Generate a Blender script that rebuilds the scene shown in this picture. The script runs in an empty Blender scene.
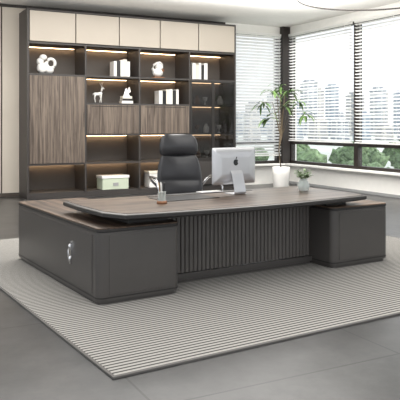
import bpy, bmesh, math, random
from math import sin, cos, pi, radians
from mathutils import Vector, Matrix, noise
random.seed(7)
F=650.0; H=1.51; HZ=125.0
A=radians(27.5); T=radians(32.0)
SC=bpy.context.scene
COL=SC.collection
def c2w(x,d): return (x*cos(A)+d*sin(A), -x*sin(A)+d*cos(A))
def pxd(px,d): return c2w((px-200)/F*d,d)
def bx(px,Y):
    k=(px-200)/F
    return Y*(sin(A)+cos(A)*k)/(cos(A)-sin(A)*k)
DO=c2w(-0.8416,5.363); DR=T-A
def d2w(u,v): return (DO[0]+u*cos(DR)-v*sin(DR), DO[1]+u*sin(DR)+v*cos(DR))
# ---------------- materials
def lin(c):
    return tuple(((v/255)/12.92 if v/255<=0.04045 else ((v/255+0.055)/1.055)**2.4) for v in c)+(1,)
def mat(name,rgb,rough=0.5,metal=0,emit=None,es=0,noise_amt=0.0,nscale=8,bump=0.0,alpha=1,trans=0,spec=0.5,coat=0):
    m=bpy.data.materials.new(name); m.use_nodes=True
    nt=m.node_tree; b=nt.nodes['Principled BSDF']
    c=lin(rgb)
    b.inputs['Base Color'].default_value=c
    b.inputs['Roughness'].default_value=rough; b.inputs['Metallic'].default_value=metal
    b.inputs['Specular IOR Level'].default_value=spec
    b.inputs['Coat Weight'].default_value=coat
    b.inputs['Alpha'].default_value=alpha; b.inputs['Transmission Weight'].default_value=trans
    if emit:
        b.inputs['Emission Color'].default_value=lin(emit); b.inputs['Emission Strength'].default_value=es
    n=nt.nodes.new('ShaderNodeTexNoise'); n.inputs['Scale'].default_value=nscale; n.inputs['Detail'].default_value=6
    tc=nt.nodes.new('ShaderNodeTexCoord'); nt.links.new(tc.outputs['Object'],n.inputs['Vector'])
    r=nt.nodes.new('ShaderNodeValToRGB')
    a=max(noise_amt,0.02)
    r.color_ramp.elements[0].color=tuple(v*(1-a) for v in c[:3])+(1,)
    r.color_ramp.elements[1].color=tuple(min(1,v*(1+a)) for v in c[:3])+(1,)
    r.color_ramp.elements[0].position=.3; r.color_ramp.elements[1].position=.7
    nt.links.new(n.outputs['Fac'],r.inputs['Fac']); nt.links.new(r.outputs['Color'],b.inputs['Base Color'])
    if bump:
        bp=nt.nodes.new('ShaderNodeBump'); bp.inputs['Strength'].default_value=bump
        nt.links.new(n.outputs['Fac'],bp.inputs['Height']); nt.links.new(bp.outputs['Normal'],b.inputs['Normal'])
    return m
def wood(name,dark,light,scale=(1.2,22,22),rough=.4,spec=.5,lo=.36,hi=.62):
    m=bpy.data.materials.new(name); m.use_nodes=True
    nt=m.node_tree; b=nt.nodes['Principled BSDF']; b.inputs['Roughness'].default_value=rough; b.inputs['Specular IOR Level'].default_value=spec
    tc=nt.nodes.new('ShaderNodeTexCoord'); mp=nt.nodes.new('ShaderNodeMapping'); mp.inputs['Scale'].default_value=scale
    n=nt.nodes.new('ShaderNodeTexNoise'); n.inputs['Scale'].default_value=1.0; n.inputs['Detail'].default_value=8; n.inputs['Roughness'].default_value=.65; n.inputs['Distortion'].default_value=.6
    r=nt.nodes.new('ShaderNodeValToRGB')
    r.color_ramp.elements[0].color=lin(dark); r.color_ramp.elements[0].position=lo
    r.color_ramp.elements[1].color=lin(light); r.color_ramp.elements[1].position=hi
    nt.links.new(tc.outputs['Object'],mp.inputs['Vector']); nt.links.new(mp.outputs['Vector'],n.inputs['Vector'])
    nt.links.new(n.outputs['Fac'],r.inputs['Fac']); nt.links.new(r.outputs['Color'],b.inputs['Base Color'])
    return m
M={}
M['graph']=mat('graphite_lacquer',(76,73,71),.3,noise_amt=.03)
M['flute']=mat('fluted_lacquer',(94,90,87),.4,noise_amt=.03)
M['graphd']=mat('dark_lacquer',(46,44,43),.4,spec=.4)
M['bevel']=mat('bevel_lacquer',(52,48,46),.4,spec=.4)
M['frame']=mat('bookcase_frame',(60,56,54),.5)
M['gframe']=mat('glass_door_frame',(40,37,35),.4)
M['back']=mat('bookcase_back',(94,88,83),.6)
M['upper']=mat('taupe_lacquer',(184,174,161),.5,noise_amt=.03,nscale=1.5)
M['desk_wood']=wood('desk_walnut',(44,35,29),(112,95,82),(.7,17,15),.33,.3,.38,.62)
M['ret_wood']=wood('return_walnut',(48,38,32),(116,98,84),(17,.8,15),.42,.22,.38,.62)
M['ped_wood']=wood('pedestal_walnut',(62,50,41),(128,108,92),(.8,18,14),.5,.2,.38,.62)
M['door_wood']=wood('cabinet_walnut',(74,64,57),(122,109,98),(24,20,1.0),.5,.4,.38,.62)
M['led']=mat('led_warm',(255,225,190),.5,emit=(255,214,168),es=12)
M['leather']=mat('black_leather',(54,54,57),.3,bump=.04,nscale=60)
M['chrome']=mat('chrome',(220,220,222),.18,1)
M['silver']=mat('aluminium_silver',(202,203,207),.32,.6)
M['white']=mat('white_ceramic',(238,236,232),.35)
M['cream']=mat('cream_paper',(225,218,205),.7)
M['black']=mat('black_gloss',(22,22,24),.3)
M['greyc']=mat('grey_ceramic',(158,158,158),.4)
M['green']=mat('leaf_green',(106,138,76),.5,noise_amt=.3,nscale=6)
M['tree']=mat('tree_foliage',(106,128,90),.9,noise_amt=.55,nscale=3.0,bump=.6)
M['bark']=mat('bark',(120,106,86),.9,noise_amt=.3,nscale=10)
M['soil']=mat('soil',(60,46,38),.95,noise_amt=.3,nscale=30)
M['mull']=mat('window_frame_dark',(42,35,31),.45)
M['bronze']=mat('bronze_figure',(140,96,66),.4,.2)
M['gold']=mat('brass',(178,142,92),.3,.9)
M['boxgreen']=mat('pale_green_card',(194,203,182),.7)
M['plaster']=mat('white_plaster',(244,242,237),.8)
M['glassd']=mat('smoked_glass',(24,23,22),.05,alpha=.52)
M['pane']=mat('window_glass',(225,235,240),.05,alpha=.03)
M['clear']=mat('clear_glass',(220,228,226),.05,alpha=.4)
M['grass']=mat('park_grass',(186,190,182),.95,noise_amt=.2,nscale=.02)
def blindmat():
    m=bpy.data.materials.new('blind_slat'); m.use_nodes=True; nt=m.node_tree; b=nt.nodes['Principled BSDF']; out=nt.nodes['Material Output']
    b.inputs['Base Color'].default_value=lin((250,249,246)); b.inputs['Roughness'].default_value=.6
    tr=nt.nodes.new('ShaderNodeBsdfTranslucent'); tr.inputs[0].default_value=lin((253,252,250))
    mx=nt.nodes.new('ShaderNodeMixShader'); mx.inputs[0].default_value=.55
    nt.links.new(b.outputs[0],mx.inputs[1]); nt.links.new(tr.outputs[0],mx.inputs[2]); nt.links.new(mx.outputs[0],out.inputs[0])
    M['blind']=m
blindmat()
# ---------------- mesh helpers
def box(bm,x0,x1,y0,y1,z0,z1,mi=0):
    vs=[bm.verts.new((x,y,z)) for z in (z0,z1) for x,y in ((x0,y0),(x1,y0),(x1,y1),(x0,y1))]
    for f in ((3,2,1,0),(4,5,6,7),(0,1,5,4),(1,2,6,5),(2,3,7,6),(3,0,4,7)):
        fc=bm.faces.new([vs[i] for i in f]); fc.material_index=mi
def loft(bm,rings,mi=0,cap=True,smooth=False,close=True):
    R=[[bm.verts.new(p) for p in r] for r in rings]
    n=len(R[0])
    for a,b in zip(R[:-1],R[1:]):
        for i in range(n if close else n-1):
            j=(i+1)%n
            f=bm.faces.new((a[i],a[j],b[j],b[i])); f.material_index=mi; f.smooth=smooth
    if cap:
        f=bm.faces.new(list(reversed(R[0]))); f.material_index=mi
        f=bm.faces.new(R[-1]); f.material_index=mi
def rrect(x0,x1,y0,y1,r,seg=6):
    pts=[]
    for cx,cy,a0 in ((x1-r,y0+r,-pi/2),(x1-r,y1-r,0),(x0+r,y1-r,pi/2),(x0+r,y0+r,pi)):
        for i in range(seg+1):
            a=a0+pi/2*i/seg; pts.append((cx+r*cos(a),cy+r*sin(a)))
    return pts
def ring(pts,z): return [(p[0],p[1],z) for p in pts]
def inset(pts,d):
    xs=[p[0] for p in pts]; ys=[p[1] for p in pts]
    cx=(min(xs)+max(xs))/2; cy=(min(ys)+max(ys))/2; w=max(xs)-min(xs); h=max(ys)-min(ys)
    return [(cx+(p[0]-cx)*(w-2*d)/w, cy+(p[1]-cy)*(h-2*d)/h) for p in pts]
def lathe(bm,prof,cx=0,cy=0,seg=24,mi=0,smooth=True,cap=True):
    loft(bm,[[(cx+r*cos(2*pi*i/seg),cy+r*sin(2*pi*i/seg),z) for i in range(seg)] for r,z in prof],mi,cap,smooth)
def tube(bm,path,r,seg=8,mi=0,closed=False):
    P=[Vector(p) for p in path]; n=len(P); rings=[]
    for i,p in enumerate(P):
        if closed: t=(P[(i+1)%n]-P[i-1])
        else: t=P[min(i+1,n-1)]-P[max(i-1,0)]
        t.normalize()
        up=Vector((0,0,1)) if abs(t.z)<.9 else Vector((1,0,0))
        s=t.cross(up).normalized(); q=s.cross(t)
        rr=r[i] if isinstance(r,(list,tuple)) else r
        rings.append([tuple(p+s*rr*cos(2*pi*k/seg)+q*rr*sin(2*pi*k/seg)) for k in range(seg)])
    if closed: rings.append(rings[0])
    loft(bm,rings,mi,not closed,True)
def ball(bm,c,rx,ry,rz,mi=0,sub=3,rot=None):
    r=bmesh.ops.create_icosphere(bm,subdivisions=sub,radius=1)
    for v in r['verts']:
        p=Vector((v.co.x*rx,v.co.y*ry,v.co.z*rz))
        if rot: p=rot@p
        v.co=p+Vector(c)
    for v in r['verts']:
        for f in v.link_faces: f.material_index=mi; f.smooth=True
def mk(name,bm,mats,parent=None,loc=(0,0,0),rz=0,bevel=0,seg=2,sub=0,**props):
    bmesh.ops.recalc_face_normals(bm,faces=bm.faces[:])
    me=bpy.data.meshes.new(name); bm.to_mesh(me); bm.free()
    for m in mats: me.materials.append(M[m])
    o=bpy.data.objects.new(name,me); COL.objects.link(o)
    o.location=loc; o.rotation_euler=(0,0,rz)
    if parent: o.parent=parent
    if bevel:
        b=o.modifiers.new('bevel','BEVEL'); b.width=bevel; b.segments=seg; b.limit_method='ANGLE'; b.angle_limit=radians(35)
    for k,v in props.items(): o[k]=v
    return o
def empty(name,loc,rz,label,cat,**props):
    e=bpy.data.objects.new(name,None); e.empty_display_size=.1; COL.objects.link(e)
    e.location=loc; e.rotation_euler=(0,0,rz); e['label']=label; e['category']=cat
    for k,v in props.items(): e[k]=v
    return e
B=bmesh.new
# ================= SETTING =================
XR=9.85; YB=14.0; ZC=4.05; X0=-4.0; Y0=-1.5
def floor_mat():
    m=bpy.data.materials.new('grey_stone_tile'); m.use_nodes=True; nt=m.node_tree; b=nt.nodes['Principled BSDF']
    tc=nt.nodes.new('ShaderNodeTexCoord')
    n=nt.nodes.new('ShaderNodeTexNoise'); n.inputs['Scale'].default_value=2.4; n.inputs['Detail'].default_value=12; n.inputs['Roughness'].default_value=.72
    r=nt.nodes.new('ShaderNodeValToRGB'); r.color_ramp.elements[0].color=lin((38,38,38)); r.color_ramp.elements[0].position=.34
    r.color_ramp.elements[1].color=lin((68,67,67)); r.color_ramp.elements[1].position=.66
    br=nt.nodes.new('ShaderNodeTexBrick'); br.offset=0; br.inputs['Scale'].default_value=1
    br.inputs['Brick Width'].default_value=1.75; br.inputs['Row Height'].default_value=1.75; br.inputs['Mortar Size'].default_value=.008
    br.inputs['Color1'].default_value=(1,1,1,1); br.inputs['Color2'].default_value=(.9,.9,.9,1); br.inputs['Mortar'].default_value=(.15,.15,.15,1)
    mp=nt.nodes.new('ShaderNodeMapping'); mp.inputs['Location'].default_value=(.35,.3,0)
    mx=nt.nodes.new('ShaderNodeMix'); mx.data_type='RGBA'; mx.blend_type='MULTIPLY'; mx.inputs['Factor'].default_value=1
    L=nt.links.new
    L(tc.outputs['Object'],n.inputs['Vector']); L(n.outputs['Fac'],r.inputs['Fac']); L(tc.outputs['Object'],mp.inputs['Vector']); L(mp.outputs['Vector'],br.inputs['Vector'])
    L(r.outputs['Color'],mx.inputs[6]); L(br.outputs['Color'],mx.inputs[7]); L(mx.outputs[2],b.inputs['Base Color'])
    b.inputs['Roughness'].default_value=.28; b.inputs['Specular IOR Level'].default_value=.28
    return m
M['floor']=floor_mat()
bm=B(); box(bm,X0,XR+.3,Y0,YB+.3,-.2,0); mk('floor',bm,['floor'],kind='structure')
bm=B(); box(bm,X0,XR+.3,Y0,YB+.3,ZC,ZC+.2); M['ceil']=mat('ceiling_paint',(238,235,230),.85); mk('ceiling',bm,['ceil'],kind='structure')
M['panel']=mat('beige_wall_panel',(220,210,196),.6,noise_amt=.03,nscale=1.5)
M['groove']=mat('panel_groove',(84,76,69),.8)
bm=B()
WX0,WX1,SZ,WT=7.98,9.62,.52,3.85
box(bm,X0,WX0,YB+.03,YB+.3,0,ZC,1)
x=2.60-1.02*7
while x<WX0-.02:
    x2=min(x+1.02,WX0); box(bm,max(x,X0)+.016,x2-.016,YB,YB+.035,.0,ZC,0); x+=1.02
box(bm,WX0,XR+.3,YB,YB+.3,0,SZ,2); box(bm,WX0,XR+.3,YB,YB+.3,WT,ZC,2); box(bm,WX1,XR+.3,YB,YB+.3,SZ,WT,2)
mk('wall_back',bm,['panel','groove','plaster'],kind='structure')
bm=B()
box(bm,XR,XR+.3,Y0,YB,0,SZ); box(bm,XR,XR+.3,Y0,YB,WT,ZC); box(bm,XR,XR+.3,Y0,.9,SZ,WT)
mk('wall_right',bm,['plaster'],kind='structure')
bm=B(); box(bm,X0,WX0,YB-.03,YB-.001,ZC-.06,ZC-.001); mk('trim_1',bm,['mull'],kind='structure')
bm=B(); box(bm,XR-.16,XR-.002,Y0,YB-.01,SZ-.05,SZ); mk('trim_2',bm,['plaster'],kind='structure',bevel=.01)
bm=B(); box(bm,WX0+.02,XR-.17,YB-.16,YB-.002,SZ-.05,SZ); mk('trim_3',bm,['plaster'],kind='structure',bevel=.01)
bm=B(); box(bm,X0,WX0,YB-.02,YB-.001,0,.08); mk('baseboard_back',bm,['groove'],kind='structure')
bm=B(); box(bm,XR-.02,XR-.001,Y0,YB-.03,0,.06); mk('baseboard_right',bm,['greyc'],kind='structure')
def win_side(i,y0,y1):
    bm=B(); t=.07
    for a,b in ((y0,y0+t),(y1-t,y1)): box(bm,XR+.02,XR+.14,a,b,SZ,WT)
    for a,b in ((SZ,SZ+.07),(WT-.06,WT),(1.02,1.09)): box(bm,XR+.02,XR+.14,y0+t,y1-t,a,b)
    box(bm,XR+.07,XR+.075,y0+t,y1-t,SZ+.07,WT-.06,1)
    mk('window_%d'%i,bm,['mull','pane'],kind='structure')
ys=[13.9,11.36,8.8,6.2,3.6,1.0]
for i in range(5): win_side(i+1,ys[i+1],ys[i])
bm=B(); t=.07
for a,b in ((WX0,WX0+t),(WX1-t,WX1)): box(bm,a,b,YB+.02,YB+.14,SZ,WT)
for a,b in ((SZ,SZ+.07),(WT-.06,WT),(1.02,1.09)): box(bm,WX0+t,WX1-t,YB+.02,YB+.14,a,b)
box(bm,WX0+t,WX1-t,YB+.07,YB+.075,SZ+.07,WT-.06,1)
mk('window_6',bm,['mull','pane'],kind='structure')
bm=B(); box(bm,WX1,XR-.002,YB-.14,YB-.005,SZ+.001,ZC-.005); mk('trim_4',bm,['mull'],kind='structure')
def blind(loc,rz,w,z0,z1,label,ang=24,hw=.032,pit=.062):
    e=empty('venetian_blind',loc,rz,label,'blind',group='venetian blinds on the office windows')
    bm=B(); box(bm,0,w,-.035,.035,z1-.06,z1); mk('headrail',bm,['blind'],e,bevel=.004)
    bm=B(); z=z1-.1; a=radians(ang)
    while z>z0+.04:
        c,s=hw*cos(a),hw*sin(a)
        vs=[bm.verts.new(p) for p in ((0,-c,z-s),(w,-c,z-s),(w,c,z+s),(0,c,z+s))]; bm.faces.new(vs)
        z-=pit
    o=mk('slats',bm,['blind'],e)
    bm=B(); box(bm,0,w,-.03,.03,z0,z0+.03); mk('bottom_rail',bm,['blind'],e,bevel=.004)
    bm=B()
    for x in (.2,w/2,w-.2):
        tube(bm,[(x,-.036,z0+.02),(x,-.036,z1-.03)],.004,5)
    mk('cord',bm,['blind'],e)
    return e
blind((WX0+.08,YB-.07,0),0,WX1-WX0-.1,.72,WT,'white horizontal slat blind on the narrow window beside the bookcase',-42,.036,.078)
for i in range(4):
    blind((XR-.05,ys[i]-.06 if i else 13.82,0),-pi/2,(ys[i]-ys[i+1]-.12) if i else 2.4,1.1,WT,'white horizontal slat blind over the tall window',-20,.032,.074)
# ================= OUTSIDE =================
bm=B(); box(bm,10.6,1200,-300,1500,-9,-8.5); box(bm,-300,10.6,15,1500,-9,-8.5)
mk('ground',bm,['grass'],kind='structure')
def bmat(name,wall,win,sx,sz):
    m=bpy.data.materials.new(name); m.use_nodes=True; nt=m.node_tree; b=nt.nodes['Principled BSDF']
    tc=nt.nodes.new('ShaderNodeTexCoord'); sep=nt.nodes.new('ShaderNodeSeparateXYZ'); ad=nt.nodes.new('ShaderNodeMath'); ad.operation='ADD'; cb=nt.nodes.new('ShaderNodeCombineXYZ')
    br=nt.nodes.new('ShaderNodeTexBrick'); br.offset=0; br.inputs['Scale'].default_value=1
    br.inputs['Brick Width'].default_value=sx; br.inputs['Row Height'].default_value=sz; br.inputs['Mortar Size'].default_value=.9
    br.inputs['Color1'].default_value=lin(win); br.inputs['Color2'].default_value=lin(tuple(min(255,v+14) for v in win)); br.inputs['Mortar'].default_value=lin(wall)
    L=nt.links.new
    L(tc.outputs['Object'],sep.inputs[0]); L(sep.outputs[0],ad.inputs[0]); L(sep.outputs[1],ad.inputs[1]); L(ad.outputs[0],cb.inputs[0]); L(sep.outputs[2],cb.inputs[1]); L(cb.outputs[0],br.inputs['Vector']); L(br.outputs['Color'],b.inputs['Base Color'])
    b.inputs['Roughness'].default_value=.9; b.inputs['Specular IOR Level'].default_value=.1
    M[name]=m
bmat('facade_pale',(212,212,211),(154,160,168),6,5)  # distance haze painted into the towers: wall and window colours paled
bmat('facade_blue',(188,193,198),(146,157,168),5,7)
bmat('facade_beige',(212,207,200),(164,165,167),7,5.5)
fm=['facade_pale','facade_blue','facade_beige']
rb=random.Random(3); bi=0
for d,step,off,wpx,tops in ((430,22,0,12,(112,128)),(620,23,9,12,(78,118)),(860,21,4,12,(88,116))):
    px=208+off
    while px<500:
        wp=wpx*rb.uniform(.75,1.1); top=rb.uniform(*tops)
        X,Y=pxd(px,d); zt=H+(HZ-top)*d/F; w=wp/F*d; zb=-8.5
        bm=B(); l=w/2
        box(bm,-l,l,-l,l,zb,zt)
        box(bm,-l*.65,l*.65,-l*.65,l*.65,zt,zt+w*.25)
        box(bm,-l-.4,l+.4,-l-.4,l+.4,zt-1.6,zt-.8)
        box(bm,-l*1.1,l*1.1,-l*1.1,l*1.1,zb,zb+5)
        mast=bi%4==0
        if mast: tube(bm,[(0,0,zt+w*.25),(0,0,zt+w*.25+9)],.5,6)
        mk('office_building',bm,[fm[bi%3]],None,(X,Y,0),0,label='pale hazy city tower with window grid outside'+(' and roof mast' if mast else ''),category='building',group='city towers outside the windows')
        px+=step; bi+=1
tr=[]
for k in range(3):
    bm=B(); 
    for j in range(14):
        a=random.uniform(0,2*pi); r=random.uniform(.2,2.0)
        ball(bm,(r*cos(a),r*sin(a),5.2+random.uniform(-1.3,1.5)),1.05,1.05,.9,0,3)
    for v in bm.verts: v.co+=Vector((noise.noise(v.co*2.4),noise.noise(v.co*2.4+Vector((9,0,0))),noise.noise(v.co*2.4+Vector((0,9,0)))))*.5
    me=bpy.data.meshes.new('crown'); bm.to_mesh(me); bm.free(); me.materials.append(M['tree'])
    bm=B(); tube(bm,[(0,0,0),(.1,0,2),(0,.1,4.6)],[.25,.2,.14],8); mt=bpy.data.meshes.new('trunk'); bmesh.ops.recalc_face_normals(bm,faces=bm.faces[:]); bm.to_mesh(mt); bm.free(); mt.materials.append(M['bark'])
    tr.append((me,mt))
for rowi,(d0,st) in enumerate(((50,36),(64,32),(80,27))):
    px=222+rowi*13
    while px<470:
        d=d0+random.uniform(-1,1)
        X,Y=pxd(px+random.uniform(-2,2),d)
        s=random.uniform(.88,1.08)
        e=empty('tree',(X,Y,-8.5),random.uniform(0,6),'leafy green park tree outside the window','tree',group='park trees outside the windows'); e.scale=(s,s,s*1.02)
        me,mt=tr[random.randrange(3)]
        for n,m in (('crown',me),('trunk',mt)):
            o=bpy.data.objects.new(n,m); COL.objects.link(o); o.parent=e
        px+=st*2.0
# ================= RUG =================
def rug_mat():
    m=bpy.data.materials.new('striped_wool'); m.use_nodes=True; nt=m.node_tree; b=nt.nodes['Principled BSDF']; L=nt.links.new
    tc=nt.nodes.new('ShaderNodeTexCoord'); w=nt.nodes.new('ShaderNodeTexWave'); w.wave_type='BANDS'; w.bands_direction='Y'; w.wave_profile='SIN'
    w.inputs['Scale'].default_value=7.0; w.inputs['Distortion'].default_value=0
    r=nt.nodes.new('ShaderNodeValToRGB'); r.color_ramp.elements[0].color=lin((82,80,78)); r.color_ramp.elements[0].position=.28
    r.color_ramp.elements[1].color=lin((178,175,170)); r.color_ramp.elements[1].position=.46
    n=nt.nodes.new('ShaderNodeTexNoise'); n.inputs['Scale'].default_value=80
    mx=nt.nodes.new('ShaderNodeMix'); mx.data_type='RGBA'; mx.blend_type='MULTIPLY'; mx.inputs['Factor'].default_value=.2
    L(tc.outputs['Object'],w.inputs['Vector']); L(w.outputs['Fac'],r.inputs['Fac']); L(tc.outputs['Object'],n.inputs['Vector'])
    L(r.outputs['Color'],mx.inputs[6]); L(n.outputs['Fac'],mx.inputs[7]); L(mx.outputs[2],b.inputs['Base Color'])
    b.inputs['Roughness'].default_value=.95; b.inputs['Specular IOR Level'].default_value=.1
    return m
M['rug']=rug_mat(); M['rugedge']=mat('rug_binding',(104,101,98),.95)
U0,U1,V0,V1=-.52,4.69,-1.45,3.6
rg=empty('area_rug',(DO[0],DO[1],0),DR,'light grey area rug with fine dark stripes under the desk','rug')
bm=B(); box(bm,U0+.02,U1-.02,V0+.02,V1-.02,.0005,.013); mk('pile',bm,['rug'],rg,bevel=.004)
bm=B()
box(bm,U0,U1,V0,V0+.02,.0005,.012); box(bm,U0,U1,V1-.02,V1,.0005,.012); box(bm,U0,U0+.02,V0+.02,V1-.02,.0005,.012); box(bm,U1-.02,U1,V0+.02,V1-.02,.0005,.012)
mk('binding',bm,['rugedge'],rg)
RZ=.0135
# ================= DESK =================
desk=empty('executive_desk',(DO[0],DO[1],RZ),DR,'large dark grey executive desk with walnut top and fluted front','desk')
def cab(name,x0,x1,y0,y1,h,r,label,wd):
    bm=B(); o=rrect(x0,x1,y0,y1,r,8)
    i=inset(o,.02)
    loft(bm,[ring(i,0),ring(i,.03),ring(o,.031),ring(o,.05),ring(o,h-.035)],0)
    body=mk(name,bm,['graph'],desk)
    body['label']=label
    bm=B(); e=inset(o,.004); loft(bm,[ring(e,h-.034),ring(e,h-.03),ring(inset(o,-.003),h-.028),ring(inset(o,-.003),h-.010),ring(inset(o,-.001),h-.008)],0)
    mk('top_cap',bm,['graphd'],body)
    bm=B(); loft(bm,[ring(inset(o,.0),h-.0078),ring(inset(o,-.001),h),ring(inset(o,.004),h+.003)],0)
    mk('wood_top',bm,[wd],body)
    bm=B(); loft(bm,[ring(inset(o,-.003),.05),ring(inset(o,-.003),.062)],0); mk('base_strip',bm,['graphd'],body)
    return body
hc=.635
lc=cab('side_cabinet',0,.785,0,2.28,hc,.065,'long dark grey return cabinet with walnut top','ret_wood')
rc=cab('pedestal',2.62,3.45,0,.95,hc,.065,'dark grey storage pedestal with walnut top','ped_wood')
bm=B(); box(bm,-.004,.0,.12,2.16,.08,hc-.06); mk('door',bm,['graph'],lc,bevel=.002)
bm=B(); box(bm,.10,.70,-.004,.0,.08,hc-.06); mk('front_panel',bm,['graph'],lc,bevel=.002)
bm=B(); box(bm,2.71,3.36,-.004,0,.08,hc-.06); mk('front_panel',bm,['graph'],rc,bevel=.002)
bm=B(); hv,hz=.60,.345
o=[(hv+.026*cos(a),hz+.105*sin(a)) for a in [2*pi*i/28 for i in range(28)]]
loft(bm,[[(-.004,p[0],p[1]) for p in o],[(-.016,p[0],p[1]) for p in o]],0)
ball(bm,(-.02,hv,hz+.055),.012,.018,.028); ball(bm,(-.02,hv,hz-.055),.012,.018,.028)
tube(bm,[(-.016,hv,hz+.05),(-.035,hv,hz+.03),(-.035,hv,hz-.03),(-.016,hv,hz-.05)],.006,8)
mk('handle',bm,['chrome'],lc,label='chrome oval pull handle')
bm=B(); box(bm,.34,.74,.14,.95,hc+.003,.684); mk('riser',bm,['graphd'],desk)
bm=B(); box(bm,2.66,2.94,.14,.9,hc+.003,.684); mk('riser',bm,['graphd'],desk)
def top_outline():
    pts=[]
    uL,uR=.12,3.12; n=28; nl=.215; nr=3.04
    for i in range(n+1):
        s=i/n; u=nl+(nr-nl)*s; v=-.07-.11*sin(pi*s)
        pts.append((u,v))
    pts+=[(uR,.16),(uR+.01,.7),(uR-.01,1.12),(uR-.03,1.15)]
    for i in range(1,10): pts.append((uR-.04-(uR-uL-.08)*i/10,1.15))
    pts+=[(uL+.02,1.15),(uL-.01,1.12),(uL-.03,.7),(uL-.01,.16)]
    return pts
tp=top_outline()
bm=B(); loft(bm,[ring(inset(tp,.09),.686),ring(inset(tp,.010),.704),ring(tp,.712),ring(tp,.737),ring(inset(tp,.006),.743)],0)
ttop=mk('tabletop',bm,['graphd'],desk)
bm=B(); loft(bm,[ring(inset(tp,.006),.7431),ring(inset(tp,.030),.7495),ring(inset(tp,.032),.75)],0); mk('bevelled_edge',bm,['bevel'],ttop)
bm=B(); loft(bm,[ring(inset(tp,.034),.75),ring(inset(tp,.034),.7525)],0); mk('wood_inlay',bm,['desk_wood'],ttop)
bm=B()
y0=.34; n=38; x0,x1=.80,2.61; p=(x1-x0)/n; prof=[]
for i in range(n):
    xa=x0+i*p
    prof+= [(xa+p*.0,y0+.016),(xa+p*.10,y0+.004),(xa+p*.2,y0),(xa+p*.72,y0),(xa+p*.82,y0+.004),(xa+p*.90,y0+.016)]
prof+= [(x1,y0+.04),(x0,y0+.04)]
loft(bm,[ring(prof,.09),ring(prof,.62)],0)
mod=mk('modesty_panel',bm,['flute'],desk,label='fluted dark grey modesty panel')
bm=B(); box(bm,.787,2.62,.315,.40,.62,.684); box(bm,.787,2.62,.315,.40,.03,.085); box(bm,.80,2.60,.33,.39,0,.03)
mk('panel_rail',bm,['graph'],mod,bevel=.004)
bm=B(); box(bm,1.0,2.3,.97,1.08,.7525,.756); mk('cable_flap',bm,['graphd'],ttop)
DZ=RZ+.7525
def on_desk(u,v,z=DZ): 
    w=d2w(u,v); return (w[0],w[1],z)
bm=B(); loft(bm,[ring(rrect(-.32,.32,-.19,.19,.02),0),ring(rrect(-.32,.32,-.19,.19,.02),.004)],0)
mk('desk_pad',bm,['black'],None,on_desk(1.25,.72,DZ+.0004),DR,label='dark leather writing pad lying on the desk',category='desk pad')
mon=empty('desktop_computer',on_desk(1.92,.78,DZ+.0005),DR+.08,'silver all-in-one desktop computer, rear shell with apple logo','computer')
bm=B()
o=rrect(-.30,.30,.105,.50,.02,5)
def xz(pts,y): return [(p[0],y,p[1]) for p in pts]
loft(bm,[xz(o,.012),xz(o,.004),xz(inset(o,.05),-.014),xz(inset(o,.11),-.024)],0,True,True)
mk('shell',bm,['silver'],mon)
bm=B(); loft(bm,[xz(inset(o,.002),.0125),xz(inset(o,.002),.016)],0); mk('screen',bm,['black'],mon)
bm=B()
pth=[(-.024,.25),(-.045,.22),(-.082,.10),(-.098,.025),(-.092,.008),(-.075,.004),(.075,.004)]
rings=[]
for i,(y,z) in enumerate(pth):
    a=pth[max(0,i-1)]; b=pth[min(len(pth)-1,i+1)]; tx,tz=b[0]-a[0],b[1]-a[1]; l=math.hypot(tx,tz); nx,nz=tz/l*.004,-tx/l*.004
    w=.078
    rings.append([(-w,y-nx,z-nz),(w,y-nx,z-nz),(w,y+nx,z+nz),(-w,y+nx,z+nz)])
loft(bm,rings,0); mk('stand',bm,['silver'],mon,bevel=.001)
M['logo']=mat('logo_grey',(40,41,44),.3,.2)
def apple():
    pts=[]
    for i in range(48):
        a=2*pi*i/48; x,y=cos(a),sin(a)
        r=1.0
        r-=.20*math.exp(-((a-pi/2)/.28)**2)
        r-=.12*math.exp(-((a-3*pi/2)/.22)**2)
        X=r*x*.95; Y=r*y
        if Y<0: X*=1-.18*Y*Y
        dx,dy=X-1.12,Y-.12
        if math.hypot(dx,dy)<.48:
            l=math.hypot(dx,dy); X=1.12+dx/l*.48; Y=.12+dy/l*.48
        pts.append((X,Y))
    return pts
ap=[(x*.034,z*.036+.34) for x,z in apple()]
bm=B(); loft(bm,[xz(ap,-.0235),xz(ap,-.0265)],0)
lf=[]
for i in range(12):
    a=2*pi*i/12; lx,lz=.006*cos(a),.014*sin(a); lf.append((.007+lx*cos(.5)+lz*sin(.5),.388-lx*sin(.5)+lz*cos(.5)))
loft(bm,[xz(lf,-.0235),xz(lf,-.0265)],0)
mk('logo',bm,['logo'],mon)
kb=empty('keyboard',on_desk(1.62,1.03,DZ+.004),DR,'slim silver keyboard beside the computer','keyboard')
bm=B(); box(bm,-.0,.28,-.06,.06,0,.008); mk('keyboard_body',bm,['silver'],kb,bevel=.002)
bm=B()
for r in range(4):
    for c in range(11): box(bm,.008+c*.0242,.028+c*.0242,-.052+r*.026,-.03+r*.026,.008,.0105)
mk('keys',bm,['white'],kb)
PU,PV=.83,.42
ph=empty('pen_holder',on_desk(PU,PV,DZ+.0005),DR,'slim clear glass pen holder with brass base on the desk','pen holder')
bm=B(); lathe(bm,[(.048,0),(.05,.006),(.048,.024),(.04,.026)]); mk('base',bm,['bronze'],ph)
bm=B(); lathe(bm,[(.038,.026),(.038,.108),(.041,.11),(.041,.114),(.035,.114),(.035,.03),(.0,.03)],cap=False); 
mk('cup',bm,['clear'],ph)
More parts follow.
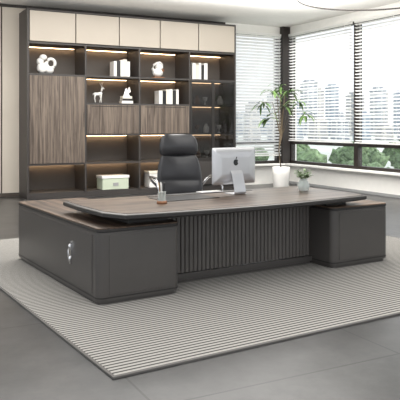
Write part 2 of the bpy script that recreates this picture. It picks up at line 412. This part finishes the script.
for i,(a,m_) in enumerate(((.2,'black'),(1.6,'white'),(2.9,'gold'),(4.2,'white'),(5.3,'black'))):
    X,Y=on_desk(PU,PV)[:2]
    bm=B(); tube(bm,[(.010*cos(a),.010*sin(a),0),(.030*cos(a),.030*sin(a),.15),(.033*cos(a),.033*sin(a),.17)],[.0045,.0045,.002],8)
    mk('pen',bm,[m_],None,(X,Y,DZ+.032),0,label={'black':'black','white':'white','gold':'brass'}[m_]+' pen standing in the pen holder',category='pen',group='pens in the pen holder')
def leaf(bm,base,dirv,L,w,droop,mi=0,n=6):
    base=Vector(base); d=Vector(dirv).normalized(); s=d.cross(Vector((0,0,1)))
    if s.length<.05: s=Vector((1,0,0))
    s.normalize(); prev=None; p=base.copy()
    for i in range(n+1):
        t=i/n; ww=w*(sin(pi*min(1,t*.92+.08))**.7)*.5+.0006
        a=bm.verts.new(p-s*ww); c=bm.verts.new(p-Vector((0,0,ww*.3))); b=bm.verts.new(p+s*ww)
        if prev:
            f=bm.faces.new((prev[0],prev[1],c,a)); f.smooth=True; f.material_index=mi
            f=bm.faces.new((prev[1],prev[2],b,c)); f.smooth=True; f.material_index=mi
        prev=(a,c,b); p=p+d*(L/n); d=(d+Vector((0,0,-droop/n))).normalized()
sp=empty('glass_vase_plant',on_desk(2.76,.62,DZ+.0005),DR,'small green sprigs in a pale glass vase on the desk','plant'); sp.scale=(1.25,1.25,1.25)
bm=B(); lathe(bm,[(.035,0),(.05,.012),(.055,.05),(.042,.085),(.034,.10),(.038,.108),(.033,.108),(.03,.1),(.038,.084),(.05,.05),(.045,.014),(0,.010)],cap=False); mk('vase_body',bm,['clear'],sp)
bm=B()
for i in range(9):
    a=i*.7; tx,ty=.055*cos(a),.055*sin(a); h_=.13+.03*sin(i*2.1)
    tube(bm,[(0,0,.015),(tx*.3,ty*.3,.10),(tx,ty,h_+.03)],.0022,5)
    for k in range(8):
        b=random.uniform(0,2*pi); q=.45+.55*k/7
        leaf(bm,(tx*q,ty*q,.09+(h_-.06)*q),(cos(b),sin(b),.5),random.uniform(.04,.06),.026,1.0,n=4)
mk('sprigs',bm,['green'],sp)
# ================= CHAIR =================
cw=d2w(1.88,1.8)
ch=empty('office_chair',(cw[0],cw[1],RZ+.0005),DR+radians(-14),'black leather high-back executive office chair with chrome arms','chair')
bm=B(); 
for k in range(5):
    a=2*pi*k/5+.3; tube(bm,[(.03*cos(a),.03*sin(a),.13),(.18*cos(a),.18*sin(a),.105),(.31*cos(a),.31*sin(a),.085)],[.028,.022,.016],8)
lathe(bm,[(.04,.09),(.04,.16),(.028,.17),(.028,.38),(.05,.39)],seg=16)
mk('base',bm,['chrome'],ch)
cm=None
for k in range(5):
    a=2*pi*k/5+.3; bm=B()
    if cm is None:
        lathe(bm,[(.012,-.02),(.032,-.018),(.032,-.004),(.012,-.003),(.012,.003),(.032,.004),(.032,.018),(.012,.02)],seg=16)
        for v in bm.verts: v.co=Vector((v.co.x,v.co.z,v.co.y))
        box(bm,-.006,.006,-.006,.006,.0,.05)
        o=mk('caster',bm,['black'],ch); cm=o.data
    else:
        bm.free(); o=bpy.data.objects.new('caster',cm); COL.objects.link(o); o.parent=ch
    o.location=(.31*cos(a),.31*sin(a),.033); o.rotation_euler=(0,0,a+pi/2)
bm=B(); loft(bm,[ring(inset(rrect(-.28,.28,-.30,.24,.09),.03),.42),ring(rrect(-.28,.28,-.30,.24,.09),.44),ring(rrect(-.285,.285,-.305,.24,.09),.52),ring(rrect(-.27,.27,-.29,.23,.09),.56),ring(inset(rrect(-.27,.27,-.29,.23,.09),.08),.575)],0,True,True)
mk('seat',bm,['leather'],ch)
def pad(name,secs,curve=.09):
    bm=B(); rings=[]; n=18
    for z,w,y,t in secs:
        r=[]
        for i in range(n+1):
            s=-1+2*i/n; r.append((w*s,y-t*(1-abs(s)**3)**.5*.6-curve*s*s,z))
        for i in range(n,-1,-1):
            s=-1+2*i/n; r.append((w*s*.98,y+t*.45*(1-abs(s)**4)**.5-curve*s*s+.004,z))
        rings.append(r)
    loft(bm,rings,0,True,True); return mk(name,bm,['leather'],ch)
pad('backrest',[(.53,.22,.20,.03),(.54,.25,.20,.06),(.60,.28,.205,.10),(.70,.292,.215,.11),(.795,.292,.234,.105),(.812,.291,.237,.088),(.83,.29,.24,.105),(.90,.285,.25,.105),(1.0,.268,.265,.10),(1.07,.248,.275,.08),(1.11,.225,.282,.055),(1.12,.21,.285,.03)],.085)
pad('headrest',[(1.118,.20,.28,.03),(1.13,.232,.272,.065),(1.17,.248,.264,.095),(1.25,.248,.27,.105),(1.32,.23,.283,.085),(1.365,.195,.295,.055),(1.38,.15,.30,.02)],.07)
bm=B(); tube(bm,[(0,.10,.41),(0,.32,.44),(0,.35,.6),(0,.345,1.0),(0,.33,1.2)],.022,8); box(bm,-.09,.09,-.1,.12,.39,.418); mk('tilt_bracket',bm,['black'],ch)
for s in (-1,1):
    bm=B(); tube(bm,[(s*.27,-.10,.46),(s*.36,-.14,.50),(s*.385,-.26,.62),(s*.39,-.30,.76),(s*.39,-.24,.84),(s*.39,-.02,.865),(s*.385,.12,.86),(s*.36,.18,.82),(s*.28,.16,.74)],.016,10)
    arm=mk('armrest',bm,['chrome'],ch)
    bm=B(); loft(bm,[ring(rrect(s*.39-.02,s*.39+.02,-.20,.10,.018),.872),ring(rrect(s*.39-.022,s*.39+.022,-.20,.10,.018),.878),ring(rrect(s*.39-.018,s*.39+.018,-.19,.09,.016),.884)],0,True,True)
    mk('arm_pad',bm,['leather'],arm)
# ================= BOOKCASE =================
BX,BY=2.957,13.22; BW=4.88; D=YB-BY-.032
bc=empty('bookcase',(BX,BY,0.0005),0,'tall dark grey wall bookcase with walnut fronts and warm shelf lights','bookcase')
C=[0,1.22,2.44,3.66,4.88]; R=[.12,.70,1.30,1.96,2.54,3.20]; t=.035; TOP=3.87
bm=B()
box(bm,0,BW,D-.02,D,0,TOP,1)
box(bm,0,t*1.2,0,D-.02,0,TOP)
box(bm,BW-t,BW,0,D-.02,0,TOP)
for c in C[1:4]: box(bm,c-t/2,c+t/2,.0,D-.02,.12,3.2-t)
box(bm,t*1.2,BW-t,0,D-.02,3.2-t,3.2)
box(bm,t*1.2,BW-t,-.002,D-.02,TOP-t,TOP)
box(bm,t*1.2,BW-t,0.04,D-.02,0,.12)
for ci in range(4):
    for z in R[1:5]:
        if ci==0 and z in (1.30,1.96): continue
        a=C[ci]+(t*1.2 if ci==0 else t/2); b=C[ci+1]-(t if ci==3 else t/2)
        box(bm,a,b,0.0,D-.02,z-t/2,z+t/2)
body=mk('carcass',bm,['frame','back'],bc)
def front(name,ci,z0,z1,m='door_wood',split=1,par=bc):
    a=C[ci]+(t*1.2 if ci==0 else t/2)+.003; b=C[ci+1]-(t if ci==3 else t/2)-.003
    w=(b-a)/split
    for s in range(split):
        bm=B(); box(bm,a+w*s+.003,a+w*(s+1)-.003,-.012,.012,z0+t/2+.004,z1-t/2-.004)
        d=mk(name,bm,[m],par,bevel=.003)
        bm=B(); box(bm,a+w*s+w-.03 if name=='door' else a+w*s+.1,a+w*(s+1)-.02 if name=='door' else a+w*(s+1)-.1,-.018,-.012,(z0+z1)/2-.15 if name=='door' else z1-.06,(z0+z1)/2+.15 if name=='door' else z1-.048)
        mk('pull',bm,['graphd'],d)
front('door',0,.70,2.54,split=1)
front('drawer',1,1.30,1.96); front('drawer',2,1.30,1.96)
front('door',3,.12,.70,'frame',2)
a0=t*1.2; dw=(BW-t-a0)/5
for k in range(5):
    bm=B(); box(bm,a0+dw*k+.010,a0+dw*(k+1)-.010,-.012,.012,3.215,TOP-t-.008); mk('upper_door',bm,['upper'],bc,bevel=.003,label='taupe upper cabinet door')
def led(ci,z1):
    a=C[ci]+.08; b=C[ci+1]-.06
    lo=.018 if z1<1.6 else .008
    bm=B(); box(bm,a,b,D-.10,D-.06,z1-t/2-lo,z1-t/2-.001); mk('led_strip',bm,['led'],bc,label='warm white led strip')
opens=[(0,4),(1,4),(2,4),(3,4),(1,3),(2,3),(0,0),(1,0),(2,0),(1,1),(2,1)]
for ci,ri in opens: led(ci,R[ri+1] if ri<4 else 3.2-t/2)
a,b=C[3]+t/2,C[4]-t; mid=(a+b)/2
for x0_,x1_ in ((a,mid-.003),(mid+.003,b)):
    bm=B(); z0,z1=.72,2.52; f=.034
    box(bm,x0_,x0_+f,-.015,.01,z0,z1); box(bm,x1_-f,x1_,-.015,.01,z0,z1); box(bm,x0_+f,x1_-f,-.015,.01,z0,z0+f); box(bm,x0_+f,x1_-f,-.015,.01,z1-f,z1)
    d=mk('glass_door',bm,['gframe'],bc,label='smoked glass door with slim dark frame')
    bm=B(); box(bm,x0_+f,x1_-f,-.004,.0,z0+f,z1-f); mk('glass',bm,['glassd'],d)
for ri in (1,2,3): led(3,R[ri+1])
def shz(ri): return R[ri]+t/2+.001 if ri else .121
BYc=BY+.30
def book(X,Y,z,w,h,d,cover,lab,grp):
    bm=B(); c=.006
    box(bm,0,w,0,.01,0,h,0); box(bm,0,c,.01,d,0,h,0); box(bm,w-c,w,.01,d,0,h,0); box(bm,c,w-c,.01,d-.012,.01,h-.01,1)
    mk('book',bm,[cover,'cream'],None,(X,Y,z),0,label=lab,category='book',group=grp)
def row(px0,ri,n,grp,covers,hh=(.30,.42)):
    X=bx(px0,BYc); z=shz(ri)
    for i in range(n):
        w=random.uniform(.055,.09); h=random.uniform(*hh); cv=covers[i%len(covers)]
        nm={'white':'white','black':'black','cream':'cream','graphd':'dark grey','bronze':'brown'}[cv]
        book(X,BYc-.12,z,w,h,.26,cv,nm+' hardback book standing on the bookcase shelf',grp); X+=w+.004
row(112,4,5,'books on the top shelf',['white','graphd','white','cream','white'],(.34,.40))
row(190,4,5,'books beside the window',['white','cream','white','graphd','white'],(.34,.42))
row(157,3,6,'books above the drawer',['white','black','cream','white','graphd','white'],(.30,.38))
X=bx(46,BYc); e=empty('abstract_sculpture',(X,BYc,shz(4)),radians(-10),'wide irregular white abstract sculpture with a round opening','sculpture')
bm=B(); loft(bm,[ring(rrect(-.17,.17,-.08,.08,.03),0),ring(rrect(-.16,.16,-.075,.075,.03),.035)],0); mk('base',bm,['graphd'],e)
bm=B()
ball(bm,(-.09,0,.14),.10,.075,.11); ball(bm,(-.12,0,.27),.075,.06,.085); ball(bm,(-.06,-.01,.36),.08,.065,.065); ball(bm,(.06,0,.10),.10,.07,.07); ball(bm,(.0,0,.2),.05,.05,.08)
tube(bm,[(.10+.085*cos(a_),.01,.24+.095*sin(a_)) for a_ in [2*pi*i/26 for i in range(26)]],.032,10,closed=True)
mk('sculpture_body',bm,['white'],e)
X=bx(158,BYc); e=empty('rounded_sculpture',(X,BYc,shz(4)),.3,'rounded white sculpture on a low bronze foot','sculpture')
bm=B(); loft(bm,[ring(rrect(-.16,.16,-.08,.08,.03),0),ring(rrect(-.15,.15,-.07,.07,.03),.04)],0); mk('base',bm,['bronze'],e)
bm=B(); ball(bm,(-.01,0,.14),.14,.09,.10); ball(bm,(.03,0,.26),.09,.08,.08); tube(bm,[(-.12,0,.14),(-.16,0,.22),(-.12,0,.31),(-.04,0,.35),(.05,0,.37),(.12,0,.33),(.14,0,.26)],[.03,.03,.028,.026,.026,.024,.015],10); mk('rounded_body',bm,['white'],e)
bm=B(); ball(bm,(.10,-.04,.19),.04,.04,.04); mk('accent',bm,['bronze'],e)
# slim rearing deer figurine
X=bx(98,BYc); e=empty('deer_figurine',(X,BYc,shz(3)),.15,'slim white ceramic deer figurine with antlers on a plinth','figurine'); e.scale=(1.0,1.0,1.0)
bm=B(); box(bm,-.11,.11,-.06,.06,0,.02); mk('plinth',bm,['graphd'],e,bevel=.003)
bm=B()
tube(bm,[(-.10,0,.205),(-.08,0,.20),(-.02,0,.20),(.04,0,.205),(.07,0,.22),(.09,0,.24)],[.012,.036,.034,.040,.036,.022],12)
tube(bm,[(.06,0,.22),(.09,0,.28),(.095,0,.33),(.10,0,.345)],[.034,.022,.018,.016],10)
tube(bm,[(.085,0,.352),(.11,0,.345),(.145,0,.322),(.155,0,.315)],[.014,.02,.012,.008],10)
for sy in (-1,1):
    tube(bm,[(.09,sy*.008,.36),(.08,sy*.03,.41),(.10,sy*.04,.46)],[.006,.005,.003],6); tube(bm,[(.08,sy*.03,.41),(.05,sy*.035,.45)],[.004,.003],6)
for lx,ly,kx in ((.065,-.02,.065),(.05,.02,.075),(-.075,-.02,-.09),(-.06,.02,-.075)):
    tube(bm,[(lx,ly,.19),(kx,ly,.11),(lx,ly,.04),(lx+.004,ly,.02)],[.018,.010,.007,.009],8)
tube(bm,[(-.10,0,.21),(-.12,0,.20),(-.125,0,.17)],[.008,.01,.004],8)
mk('deer_body',bm,['white'],e)
# stacked small books
Xs=bx(126,BYc)-.02
zz=shz(3)
for k,(w,dp,h,cv,nm) in enumerate(((.26,.20,.06,'white','white'),(.24,.19,.05,'graphd','dark grey'),(.22,.18,.055,'cream','cream'))):
    bm=B(); c=.006
    box(bm,-w/2,w/2,-dp/2,dp/2,0,c,0); box(bm,-w/2,w/2,-dp/2,dp/2,h-c,h,0); box(bm,-w/2,w/2,-dp/2,-dp/2+c,c,h-c,0); box(bm,-w/2+.008,w/2-.008,-dp/2+c,dp/2-.008,c,h-c,1)
    mk('book',bm,[cv,'cream'],None,(Xs,BYc-.05,zz),0,label=nm+' book lying in a small stack on the shelf',category='book',group='stacked books beside the figurine'); zz+=h+.0005
e=empty('angular_ornament',(Xs,BYc-.05,zz),0,'small angular folded metal ornament on stacked books','ornament')
bm=B(); loft(bm,[[(-.08,-.05,0),(.07,-.05,0),(.03,.05,0)],[(-.01,-.01,.17),(.02,-.02,.17),(.01,.01,.17)]],0)
mk('facets',bm,['silver'],e)
bm=B(); loft(bm,[[(.0,-.06,.06),(.09,-.06,.09),(.05,-.02,.06)],[(.05,-.04,.2),(.07,-.04,.2),(.06,-.03,.2)]],0); mk('fold',bm,['white'],e)
X=bx(113,BYc-.1); e=empty('storage_box',(X,BYc-.08,shz(0)),.03,'pale green storage box with white lid on the bottom shelf','box')
bm=B(); box(bm,-.30,.30,-.18,.18,0,.24); mk('box_body',bm,['boxgreen'],e,bevel=.01)
bm=B(); box(bm,-.315,.315,-.19,.19,.24,.30); mk('lid',bm,['white'],e,bevel=.008)
bm=B(); box(bm,-.06,.06,-.188,-.181,.08,.15); mk('label_holder',bm,['greyc'],e)
X=bx(153,BYc-.1); e=empty('storage_box',(X,BYc-.08,shz(0)),.0,'small white storage box with lid beside the chair','box')
bm=B(); box(bm,-.14,.14,-.15,.15,0,.30); mk('box_body',bm,['white'],e,bevel=.01)
bm=B(); box(bm,-.15,.15,-.16,.16,.30,.36); mk('lid',bm,['cream'],e,bevel=.008)
for k,(px,ri,nm) in enumerate(((197,3,0),(205,3,1),(220,3,0),(197,2,1),(206,2,0),(219,2,1),(198,1,0),(207,1,1),(221,1,0))):
    X=bx(px,BYc); bm=B(); q=.8
    if nm==0: lathe(bm,[(.05*q,0),(.08*q,.04*q),(.085*q,.16*q),(.05*q,.22*q),(.04*q,.26*q),(.05*q,.28*q)])
    else: lathe(bm,[(.05*q,0),(.05*q,.01),(.012,.03),(.012,.10*q),(.06*q,.15*q),(.075*q,.20*q),(.07*q,.24*q)])
    mk('ceramic_vase' if nm==0 else 'goblet',bm,['white' if k%3 else 'bronze'],None,(X,BYc,shz(ri)),0,label=('white' if k%3 else 'brown')+(' ceramic vase' if nm==0 else ' stemmed goblet')+' behind the smoked glass door',category='vase' if nm==0 else 'goblet')
# ================= PLANT =================
pX,pY=pxd(281,14.5)
pl=empty('potted_tree',(pX,pY,.0005),0,'tall slender indoor tree with long green leaves in white pot','plant')
bm=B(); lathe(bm,[(.15,0),(.165,.02),(.19,.42),(.20,.57),(.18,.58),(.17,.52),(0,.52)],cap=False,seg=32); mk('pot',bm,['white'],pl)
bm=B(); lathe(bm,[(.17,.51),(.17,.53),(0,.54)],cap=False); mk('soil',bm,['soil'],pl)
rt=Vector((cos(A),-sin(A),0)) ; fw=Vector((sin(A),cos(A),0))
tips=[(-.46,.05,2.02),(-.24,-.1,2.28),(-.02,.1,2.38),(.22,.05,2.28),(.46,-.05,2.08),(.60,.05,1.78),(.10,-.05,1.95),(-.30,.1,1.72)]
bm=B(); 
for (a,b,z) in tips:
    tp_=rt*a+fw*b; bend=rt*(-.05)
    tube(bm,[(0,0,.53),tuple(bend+Vector((0,0,.95))),tuple(tp_*.05+Vector((0,0,1.3))),tuple(tp_*.4+Vector((0,0,(z*.75+.5)))),(tp_.x,tp_.y,z)],[.013,.011,.009,.007,.004],8)
mk('stem',bm,['bark'],pl)
bm=B()
for (a,b,z) in tips:
    c=rt*a+fw*b
    for k in range(12):
        an=random.uniform(0,2*pi); el=random.uniform(-.3,.8); q=random.uniform(.78,1.0)
        leaf(bm,(c.x*q,c.y*q,z-random.uniform(0,.10)),(cos(an)*cos(el),sin(an)*cos(el),sin(el)),random.uniform(.24,.40),.046,1.6,n=8)
mk('leaves',bm,['green'],pl)
# ================= PENDANT =================
rX,rY=pxd(375,11)
pe=empty('ring_pendant_lamp',(rX,rY,3.68),0,'thin dark ring pendant lamp hanging below the ceiling','pendant lamp')
bm=B(); tube(bm,[(1.3*cos(a),1.3*sin(a),0) for a in [2*pi*i/72 for i in range(72)]],.015,8,closed=True); mk('ring',bm,['mull'],pe)
bm=B()
for k in range(3):
    a=k*2*pi/3; tube(bm,[(1.3*cos(a),1.3*sin(a),.02),(0.1*cos(a),.1*sin(a),ZC-3.70)],.004,5)
lathe(bm,[(.12,ZC-3.705),(.12,ZC-3.681)]); mk('suspension_wire',bm,['mull'],pe)
# ================= LIGHTS =================
def area(name,loc,rot,sx,sy,p,col=(1,.985,.96)):
    l=bpy.data.lights.new(name,'AREA'); l.shape='RECTANGLE'; l.size=sx; l.size_y=sy; l.energy=p; l.color=col
    o=bpy.data.objects.new(name,l); COL.objects.link(o); o.location=loc; o.rotation_euler=rot
    return o
area('overhead_fill',(2.0,3.5,3.98),(0,0,0),6,5,210)  # added fill light over the desk, no actual fixture
area('overhead_fill_rear',(5,10.5,3.98),(0,0,0),7,3.5,310)  # second added fill, brightens the back of the room
area('ceiling_fill_up',(4.6,9.0,3.3),(pi,0,0),8,5,470,(1,.99,.97))  # added unseen fill aimed upward to brighten the ceiling
s=bpy.data.lights.new('sun','SUN'); s.energy=3.4; s.angle=radians(10); s.color=(1,.97,.92)
so=bpy.data.objects.new('sun',s); COL.objects.link(so); so.location=(20,-5,15)
so.rotation_euler=Vector((-.75,.22,-.55)).to_track_quat('-Z','Y').to_euler()
w=bpy.data.worlds.new('sky'); SC.world=w; w.use_nodes=True; nt=w.node_tree
bg=nt.nodes['Background']; tc=nt.nodes.new('ShaderNodeTexCoord'); sp_=nt.nodes.new('ShaderNodeSeparateXYZ'); cr=nt.nodes.new('ShaderNodeValToRGB')
cr.color_ramp.elements[0].position=.0; cr.color_ramp.elements[0].color=(.5,.505,.51,1); cr.color_ramp.elements[1].position=.5; cr.color_ramp.elements[1].color=(.59,.64,.70,1)
nt.links.new(tc.outputs['Generated'],sp_.inputs[0]); nt.links.new(sp_.outputs[2],cr.inputs[0]); nt.links.new(cr.outputs[0],bg.inputs[0]); bg.inputs[1].default_value=2.2
# ================= CAMERA =================
cd=bpy.data.cameras.new('camera'); cam=bpy.data.objects.new('camera',cd); COL.objects.link(cam)
cam.location=(0,0,H); cam.rotation_euler=(pi/2,0,-A)
cd.sensor_width=36; cd.sensor_fit='HORIZONTAL'; cd.lens=F/400*36; cd.shift_y=-(200-HZ)/400; cd.clip_end=3000
SC.camera=cam
SC.view_settings.view_transform='Standard'
